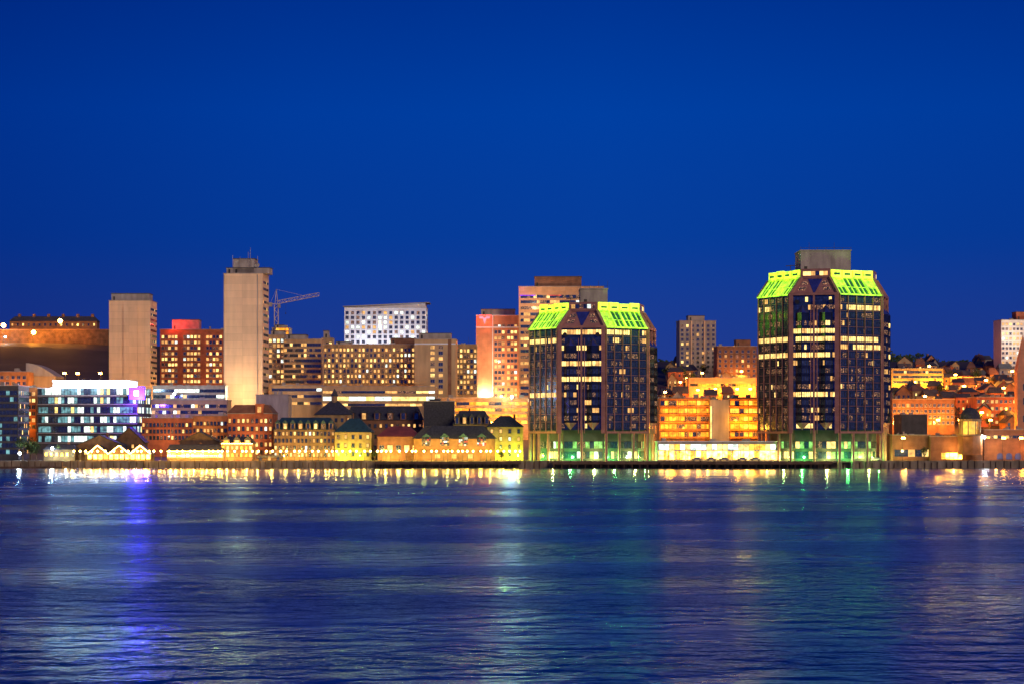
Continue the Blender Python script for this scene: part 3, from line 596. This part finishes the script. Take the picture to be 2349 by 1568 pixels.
# ---------------------------------------------------------------- pitched waterfront buildings
def pitched(name,label,cat,x0,x1,ridge,eave,d,D,wall,roofm,nx,nz,mix,ins=3,axis='x',ww=1.0,wh=1.5,dorm=0,rot=0,lit=0,lc=(1,.52,.07),group=None,gz=None,LP=1500):
    X=F(x0,d);W=(x1-x0)*d/FL;g=ground(X,d) if gz is None else gz; rt=thing(name,label,cat,(X,d,g),math.radians(rot),group); ze=G(eave,d)-g; zr=G(ridge,d)-g
    b=MB(); b.box(0,W,0,D,-1,ze,wall)
    if axis=='y': poly(b,[(0,ze),(W,ze),(W/2,zr)],0,D,wall)
    b.obj('wall',rt); b=MB()
    if axis=='x': b.hip(-.5,W+.5,-.5,D+.5,ze+.01,zr,roofm,ins)
    else:
        t=.3
        for s in(0,1):
            xo=-.5 if s==0 else W+.5; ez=ze-.5*(zr-ze)/(W/2)
            pts=[(xo,ez+.02),(W/2,zr+.02),(W/2,zr+t),(xo,ez+t)]
            poly(b,pts if s==0 else pts[::-1],-.6,D+.6,roofm)
    b.obj('roof',rt)
    if R.random()<.6:
        cx=W*R.uniform(.2,.8); b=MB(); b.box(cx,cx+.9,D*.6,D*.6+.9,ze,zr+R.uniform(.5,1.3),brown); b.obj('chimney',rt)
    if nx: rt['_n']=0; grid(rt,(0,0,1,0,W),.8,ze-.2,nx,nz,ww,wh,mix)
    for i in range(dorm):
        cx=W*(i+.5)/dorm; dw=min(1.3,W/dorm*.3); b=MB(); hh=(zr-ze)*.5
        b.box(cx-dw,cx+dw,-.3,D*.25,ze+.05,ze+hh,wall); poly(b,[(cx-dw-.3,ze+hh),(cx+dw+.3,ze+hh),(cx,ze+hh+1.6)],-.5,D*.35,roofm); b.face([(cx-dw*.6,-.33,ze+.4),(cx+dw*.6,-.33,ze+.4),(cx+dw*.6,-.33,ze+hh-.1),(cx-dw*.6,-.33,ze+hh-.1)],pick(mix)); b.obj('dormer',rt)
    for i in range(lit): light(rt,(W*(i+R.uniform(.3,.7))/lit,-3.5,1.8),lc,LP*R.uniform(.3,1.7),.3)
    return rt,W,ze,zr
YG=(.85,1,.05)
pitched('waterfront_hotel','stone hotel wing with green dormered roof','hotel',628,768,956,984,925,16,stoned,teal,16,4,'res',dorm=8,lit=4,ww=.8)
pitched('waterfront_hotel','stone hotel gable block lit yellow green','hotel',768,852,958,990,921,18,stone,teal,5,3,'res',ins=6,lit=2,lc=YG,LP=3600)
pitched('waterfront_hotel','rear hotel wing with dark dormered roof','hotel',790,970,930,962,962,16,brown,slate,14,3,'res',dorm=6)
rt,W,ze,zr=pitched('waterfront_hotel','hotel block with tall pyramid roof and cupola','hotel',722,806,917,950,958,16,stone,slate,6,4,'res',ins=7)
b=MB(); b.cyl(W/2,8,zr-1,zr+2,1.3,1.3,stone,8); b.cyl(W/2,8,zr+2,zr+5.5,1.8,.05,slate,8); b.obj('cupola',rt)
pitched('waterfront_hotel','dark roofed hotel wing with dormers','hotel',1040,1125,940,972,935,16,stoned,slate,9,4,'res',dorm=5,lit=1,lc=YG)
pitched('waterfront_hotel','gabled hotel end wall floodlit yellow green','hotel',1118,1200,952,978,928,16,stone,slate,4,4,'res',ins=6,lit=3,lc=YG,LP=3600)
rt,W,D,H,z=block('chimney_block','dark slate roof plant block','building',972,1042,920,948,12,slate,pent=[(985,1010,914,slate)])
pitched('casino_wing','tan hall with red metal roof','hall',866,962,976,1000,915,16,brown,redroof,5,1,'dense',ins=5,lit=3,ww=2,wh=2,LP=2600)
# casino hexagon
X=F(948,904); W=(1135-948)*904/FL; rt=thing('casino_building','brown faceted building with dark hip roof and stained glass windows','casino',(X,904,3)); z=lambda y:G(y,904)-3
Pp=[(4,0),(W-4,0),(W,5),(W,18),(0,18),(0,5)]; b=MB(); b.prism(Pp,-.5,z(1003),brown); b.obj('wall',rt)
b=MB(); cxm=W/2; b.prism([(x+(x-cxm)*.05,y+(y-9)*.06) for x,y in Pp],z(1005),z(975),slate,[(cxm+(x-cxm)*.72,9+(y-9)*.35) for x,y in Pp]); b.obj('roof',rt)
b=MB(); b.prism([(x+(x-cxm)*.02,y+(y-9)*.03) for x,y in Pp],z(1026),z(1024),brown); b.obj('string_course',rt)
for u in(.16,.385,.615,.84):
    b=MB(); cx=W*u
    for i in range(5):
        for j in range(5):
            b.box(cx-1.9+i*.76,cx-1.9+i*.76+.66,-.15,-.02,z(1021)+j*.7,z(1021)+j*.7+.6,R.choice([w_red,w_warm,w_dark,w_glimmer,w_glimmer,w_dark,w_white]))
    poly(b,[(cx-2.1,z(1021)+3.6),(cx+2.1,z(1021)+3.6),(cx,z(1021)+5.2)],-.6,-.02,teal); b.obj('stained_window',rt)
for u in(.3,.5,.7): mkobj('window',winmesh(1.8,1.4,w_warm),rt,(W*u,0,z(1045)))
light(rt,(W*.25,-3,3),(1,.55,.10),200,.3); light(rt,(-2,-2,5),(1,.7,.08),2800,.3); light(rt,(W+2,-2,4),(1,.8,.08),3600,.3)
def bulbs(rt,pts,n):
    b=MB()
    for i in range(len(pts)-1):
        a,c=Vector(pts[i]),Vector(pts[i+1])
        for k in range(n):
            q=a.lerp(c,(k+.5)/n); b.ball(q.x,q.y,q.z,.17,eY,5)
    b.obj('light_string',rt)
for k,(a,c) in enumerate(((200,249),(249,298),(298,346))):
    rt,W,ze,zr=pitched('gabled_pub','low gabled pub outlined with string lights','pub',a,c,1022,1040,902,9,wood,slate,4,1,'patio',axis='y',ww=1.5,wh=1.8,lit=2,LP=1600)
    bulbs(rt,[(0,-.7,ze),(W/2,-.7,zr+.3),(W,-.7,ze)],10)
pitched('gabled_pub','dark roofed pub hall behind lit gables','pub',172,285,998,1022,913,10,wood,slate,7,1,'res',axis='y')
rt,W,ze,zr=pitched('seafood_restaurant','long low restaurant with dark roof and eave lights','restaurant',383,512,1018,1034,902,9,wood,slate,12,1,'patio',ins=1,ww=1.5,wh=1.6,lit=5,LP=2200); bulbs(rt,[(0,-.7,ze),(W,-.7,ze)],40); bulbs(rt,[(0,-.6,ze-1.8),(W,-.6,ze-1.8)],30)
pitched('waterfront_shop','dark gabled shop behind the restaurant','shop',412,502,990,1012,914,10,wood,slate,6,2,'res',axis='y')
rt,W,ze,zr=pitched('waterfront_shop','two storey wooden shop with dark roof','shop',507,580,1000,1016,904,9,brown,slate,7,2,'full',ins=2,dorm=3,lit=2); bulbs(rt,[(0,-.7,ze),(W,-.7,ze)],20)
pitched('waterfront_shed','small wooden kiosk on the quay edge','kiosk',588,648,1043,1048,898,4,wood,slate,3,1,'sparse',ins=1,ww=1)
pitched('waterfront_shop','slate roofed hall with steep gable','shop',262,330,980,1012,925,10,wood,slate,4,2,'res',axis='y')
pitched('waterfront_shop','dark low pub roof beside office','shop',100,172,1018,1030,906,9,wood,slate,6,1,'patio',ins=2,lit=2,lc=(.8,1,.5))
# hillside houses
hg='wooden houses on the hillside'
def hill_house(px,d,wpx,hh,rh,lab='small pitched roof house on the dark hillside'):
    X=F(px,d); g=ground(X,d); e=1006-(g+hh-HC)*FL/d; r=1006-(g+hh+rh-HC)*FL/d
    pitched('hillside_house',lab,'house',px,px+wpx,r,e,d,R.uniform(7,10),R.choice([stone,orangeb,salmon,redb,brown,grey,beige2]),R.choice([slate,slate,dgrey,brown]),R.choice([2,3]),2,R.choice(['res','sparse','dense']),axis=R.choice('xxy'),ins=R.choice([.2,1,2]),group=hg,ww=.9,wh=1.3,rot=R.uniform(-12,12))
for (a,c,dd0,dd1,nn) in((1512,1740,1040,1330,40),(2045,2345,1040,1340,95),(-20,130,1080,1160,5)):
    for i in range(nn):
        d=dd1-(dd1-dd0)*(i+R.random()*.6)/nn
        hill_house(R.uniform(a,c-22),d,R.uniform(16,36),R.uniform(4.5,8.5),R.uniform(2,4))
# citadel fort
d=1432; X=F(-30,d); W=(250+30)*d/FL; zb=G(790,d); rt=thing('fort_wall','long stone rampart of the hilltop fort, lit orange','fort',(X,d,zb)); z=lambda y:G(y,d)-zb
b=MB(); b.box(0,W,0,6,-15,z(757),M('fort_stone',(.13,.07,.045),brick=(1.5,.8,.06,.6,.5),var=.5)); b.box(0,W,-.3,6.3,z(757)+.01,z(755),brown)
b.obj('rampart',rt)
for u in(.12,.6,.8): light(rt,(W*u,-7,z(768)),(1,.28,.02),2500,.6)
d=1455; X=F(22,d); W=200*d/FL; zb=G(752,d); rt=thing('barracks','long low brick barracks with chimneys on the hilltop','barracks',(X,d,zb))
b=MB(); b.box(0,W,0,10,-6,4.5,brown); b.obj('wall',rt); b=MB(); b.hip(-.5,W+.5,-.5,10.5,4.51,8,slate,3); b.obj('roof',rt)
for i in range(6): b=MB(); x=W*(.08+.168*i); b.box(x,x+1.8,4,6,6,9.5,brown); b.obj('chimney',rt)
rt['_n']=0; grid(rt,(0,0,1,0,W),.5,4,16,1,1.1,1.6,'sparse')
# ---------------------------------------------------------------- crane
d=1245; X=F(634,d); g=ground(X,d); rt=thing('tower_crane','slender lattice tower crane with horizontal jib','crane',(X,d,g)); z=lambda y:G(y,d)-g
b=MB(); h=z(700); wv_=1.1
for sx_ in(-1,1):
    for sy_ in(-1,1): b.strut((sx_*wv_,sy_*wv_,0),(sx_*wv_,sy_*wv_,h),.28,steel)
k=int(h/2.5)
for i in range(k):
    a=h*i/k;c=h*(i+1)/k
    for s in(-1,1):
        b.strut((-wv_,s*wv_,a if i%2 else c),(wv_,s*wv_,c if i%2 else a),.18,steel); b.strut((s*wv_,-wv_,a if i%2 else c),(s*wv_,wv_,c if i%2 else a),.18,steel)
b.obj('mast',rt)
za=z(698); ap=(0,0,z(664)); tip=(25,-4,z(680)); b=MB(); n_=14
for i in range(n_):
    t0,t1=i/n_,(i+1)/n_; A=Vector((0,0,za)).lerp(Vector(tip),t0);B=Vector((0,0,za)).lerp(Vector(tip),t1); up=Vector((0,0,1.9))
    for s in(-.7,.7): b.strut(A+Vector((0,s,0)),B+Vector((0,s,0)),.28,steel)
    b.strut(A+up,B+up,.28,steel); b.strut(A+(up if i%2 else Vector()),B+(Vector() if i%2 else up),.2,steel); b.strut(B,B+up,.16,steel)
b.obj('jib',rt)
b=MB(); b.strut((0,0,za),(-3.5,.5,za+.4),.5,steel); b.box(-4.3,-2.4,-.8,.8,za-1.4,za+1,grey); b.obj('counterweight',rt)
b=MB(); b.strut((-.8,0,za),ap,.3,steel); b.strut((.9,0,za),ap,.3,steel); b.strut(ap,(15,-2.4,z(682)+1),.12,steel); b.strut(ap,(-3.5,.5,za+.6),.12,steel); b.obj('apex',rt)
b=MB(); b.box(.9,2.5,-2.2,-.8,za-2.2,za-.2,grey); b.obj('cab',rt)
b=MB(); b.strut((5.5,-1,za+1),(5.5,-1,za-5),.1,dark); b.box(5.2,5.8,-1.3,-.7,za-5.6,za-5,dark); b.obj('hook',rt)
rt,W,D,H,z=block('construction_frame','unfinished concrete frame under the crane','construction site',624,664,752,1238,14,grey,pent=[(630,650,744,grey)])
bands(rt,face_of('F',W,D),[z(766),z(758)],1.4,2,'orange',.05,.95)
# ---------------------------------------------------------------- street lamps
def lampproto(h,head,em,arm,r):
    b=MB(); b.cyl(0,0,0,.5,.2,.14,dark,8); b.cyl(0,0,.5,h,.09,.06,dark,6)
    if arm: b.strut((0,0,h),(0,-1.6,h+.3),.1,dark)
    hb=MB()
    if arm: hb.box(-.65,.65,-2.8,-1.5,h+.1,h+.85,em)
    else: hb.ball(0,0,h+r,r,em,8)
    return b.mesh('pole'),hb.mesh('lamp_head')
QP=lampproto(3.6,'g',eY,False,.42); SP=lampproto(9,'s',eO,True,.4); CP=lampproto(7,'c',eW,False,.6)
FP=lampproto(9,'f',eO,False,1.5)
def street_lamp(proto,x,y,label,group,lc=None,lw=0,gz=None):
    g=ground(x,y) if gz is None else gz; rt=thing('street_lamp',label,'street lamp',(x,y,g),0,group)
    mkobj('pole',proto[0],rt); mkobj('lamp_head',proto[1],rt)
    if lw: light(rt,(0,-3.6 if proto is QP else (-3 if proto is FP else -2.2),proto[0].vertices[-1].co.z+(-.4 if proto in (SP,FP) else .3)),lc,lw,.35)
q=0; px=168
while px<1205:
    street_lamp(QP,F(px,897),897.4+R.random()*2,'globe street lamp glowing warm yellow on the quay','lamps along the promenade',(1,.50,.07) if px<860 else (1,.72,.08),2200*R.uniform(.4,1.7) if q%2==0 else 0); q+=1; px+=R.uniform(8,20)
for px,d in((1525,1130),(1560,1180),(1600,1140),(1640,1145),(1690,1145),(1720,1145),(1540,1080),(1530,1010),(1575,1200),(1700,1240),(1620,1060),(1660,1090),(2060,1090),(2095,1180),(2150,1010),(2170,1090),(2210,1160),(2240,1100),(2270,1010),(2300,1150),(2325,1090),(2200,1010),(2100,1010),(2260,1190),(2060,1010),(2130,1270),(2320,1240),(1515,1050),(1560,1050),(1610,1230),(2075,1140),(2120,1110),(2190,1220),(2285,1080),(2340,1180),(2180,1050),(2250,1040),(2070,905),(2300,908),(2340,908),(1130,1000),(1080,1000),(1160,1008)):
    street_lamp(SP,F(px,d),d,'added street lamp with glowing orange head behind the front row','orange street lamps in the town',SO,15000*R.uniform(.5,1.5) if d>950 else 1500)
for px,d in((240,1060),(310,1060),(385,1095),(440,1095),(500,1095),(560,1018),(640,1080),(700,1080),(780,1052),(850,1052),(920,1048),(1000,1040),(1070,1080),(860,1230),(930,1230),(700,1200),(1150,1110)):  # unseen lamps added behind the front buildings to light the middle rows
    street_lamp(SP,F(px,d),d,'added street lamp with glowing orange head behind the front row','orange street lamps in the town',(1,.42,.08),6000)
for px,py in((138,738),(8,748),(77,764)):
    d=1425; z_=G(py,d)-10; street_lamp(FP,F(px,d),d,'orange sodium lamp on the fort rampart','fort lamps',(1,.34,.03),14000,gz=z_)
for px,d in((150,1030),(180,1030),(232,1030)): street_lamp(SP,F(px,d),d,'tall orange street lamp above the roofs','orange street lamps in the town',(1,.4,.05),5000,gz=G(858,d)-9)
for px,d,y in((12,1425,775),(1174,990,912),(2258,905,1005),(45,905,1042),(120,905,1030),(400,1000,905)): street_lamp(CP,F(px,d),d,'cool white lamp on a slim pole','white lamps',(.8,.95,1),12000 if px==1174 else 3000,gz=G(y,d)-7)
# ---------------------------------------------------------------- docks, piles, cars, trees
for x0,x1,y0,y1,lab in((1265,1512,886,895,'timber wharf deck on piles between tower columns'),(1512,1905,884,895,'long dark timber wharf deck on piles'),(-60,150,884,893,'low floating dock with timber edge'),(860,1195,889,895,'low timber boardwalk on the seawall')):
    X0,X1=F(x0,890),F(x1,890); rt=thing('wharf_deck',lab,'wharf',(X0,y0,0)); fl=x0<0; zt=.7 if fl else 2.6
    b=MB(); b.box(0,X1-X0,0,y1-y0,zt-.5,zt,wood); b.box(0,X1-X0,-.1,0.0,zt-.9,zt+.1,wood); b.obj('deck',rt)
    if not fl:
        nn=int((X1-X0)/3.2); b=MB(); b.cyl(0,0,-3,2.1,.22,.2,wood,7); me=b.mesh('pile')
        for i in range(nn): mkobj('pile',me,rt,(1+i*3.2,.4,0))
def carmesh():
    b=MB(); prof=[(-2.1,.35),(2.1,.35),(2.15,.8),(1.2,.95),(.6,1.42),(-1.0,1.45),(-1.7,.98),(-2.15,.9)]
    poly(b,prof,-.85,.85,M('car_paint',(.35,.35,.38),rough=.3)); b.f.append([8+i for i in range(7,-1,-1)]); b.mi.append(0); body=b.mesh('body')
    b=MB(); poly(b,[(1.05,.98),(.52,1.36),(-.9,1.38),(-1.45,1.0)],-.87,.87,w_dark); b.f.append([7,6,5,4]); b.mi.append(0); gl=b.mesh('window')
    b=MB(); pts=[(.33*math.cos(t),.33*math.sin(t)) for t in [2*math.pi*i/12 for i in range(12)]]; poly(b,pts,-.1,.1,dark); poly(b,[(x*.5,y*.5) for x,y in pts],-.12,.1,grey); wh=b.mesh('wheel')
    return body,gl,wh
cb=carmesh()
for px in(1598,1632,1660,1702,1733,2010):
    d=896.8+3; rt=thing('parked_car','grey parked car outside the lit lobby','car',(F(px,d),d,3.01),R.choice([0,math.pi]),'cars parked on the wharf')
    mkobj('body',cb[0],rt); mkobj('window',cb[1],rt)
    for x in(-1.35,1.35):
        for y in(-.8,.8): mkobj('wheel',cb[2],rt,(x,y,.33))
leafs=[M('leaf_dark',(.03,.06,.02),var=.5),M('leaf_light',(.07,.11,.03),var=.5)]
def treemeshes(s):
    r=random.Random(s); b=MB(); b.strut((0,0,-.5),(0,0,3),.5,wood,.32); cl=[]
    for i in range(7):
        a=i*2.4; e=Vector((math.cos(a)*r.uniform(1,2.3),math.sin(a)*r.uniform(1,2.3),r.uniform(4,7))); b.strut((0,0,r.uniform(2,3)),e,.22,wood,.08); cl.append(e)
    cl.append(Vector((0,0,7.6))); lm=MB()
    for c in cl:
        for k in range(70):
            q=c+Vector((r.gauss(0,.75),r.gauss(0,.75),r.gauss(0,.6))); u=Vector((r.gauss(0,1),r.gauss(0,1),r.gauss(0,1))).normalized(); v=u.orthogonal().normalized(); s_=r.uniform(.15,.33)
            lm.face([q-u*s_,q+v*s_,q+u*s_,q-v*s_],leafs[r.random()<.4])
    return b.mesh('trunk'),lm.mesh('crown')
TM=[treemeshes(s) for s in(1,2,3)]
tl=[(52,912,1.3),(70,916,1.1),(84,912,.8),(135,908,.7),(2235,1040,1.3),(2285,985,1),(2110,985,.8),(1535,1090,1),(1590,1215,1.2),(2120,903,.6),(1560,1260,1.3),(1530,1270,1.2),(1615,1290,1.1),(2240,1230,1.3),(2065,1230,1.2),(2180,1240,1.2),(1150,915,.5),(860,912,.5)]
for i in range(14): tl.append((R.choice([R.uniform(1515,1735),R.uniform(2050,2340),R.uniform(2050,2340)]),R.uniform(1040,1300),R.uniform(.6,.9)))
for px,d,s in tl:
    x=F(px,d); rt=thing('tree','leafy tree lit by nearby lamps','tree',(x,d,ground(x,d)),R.random()*6); rt.scale=(s,s,s*R.uniform(.85,1.15)); m=R.choice(TM)
    mkobj('trunk',m[0],rt); mkobj('crown',m[1],rt)
b=MB()
for i in range(9000):
    x=R.uniform(F(1500,1500),F(2420,1500)); y=R.uniform(1440,1560); hgt=5+4.5*math.sin(x*.045)*math.sin(x*.013+1)+2*math.sin(x*.21); q=Vector((x,y,ground(x,y)+R.random()**.6*max(2,hgt)))
    u=Vector((R.gauss(0,1),R.gauss(0,1),R.gauss(0,1))).normalized(); v=u.orthogonal().normalized(); s_=R.uniform(.5,1.2); b.face([q-u*s_,q+v*s_,q+u*s_,q-v*s_],leafs[R.random()<.3])
o=b.obj('distant_woods',kind='stuff'); o['label']='dark wooded ridge behind the town'; o['category']='woods'
for o in bpy.data.objects:
    if '_n' in o: del o['_n']
print('OBJ',len(bpy.data.objects))
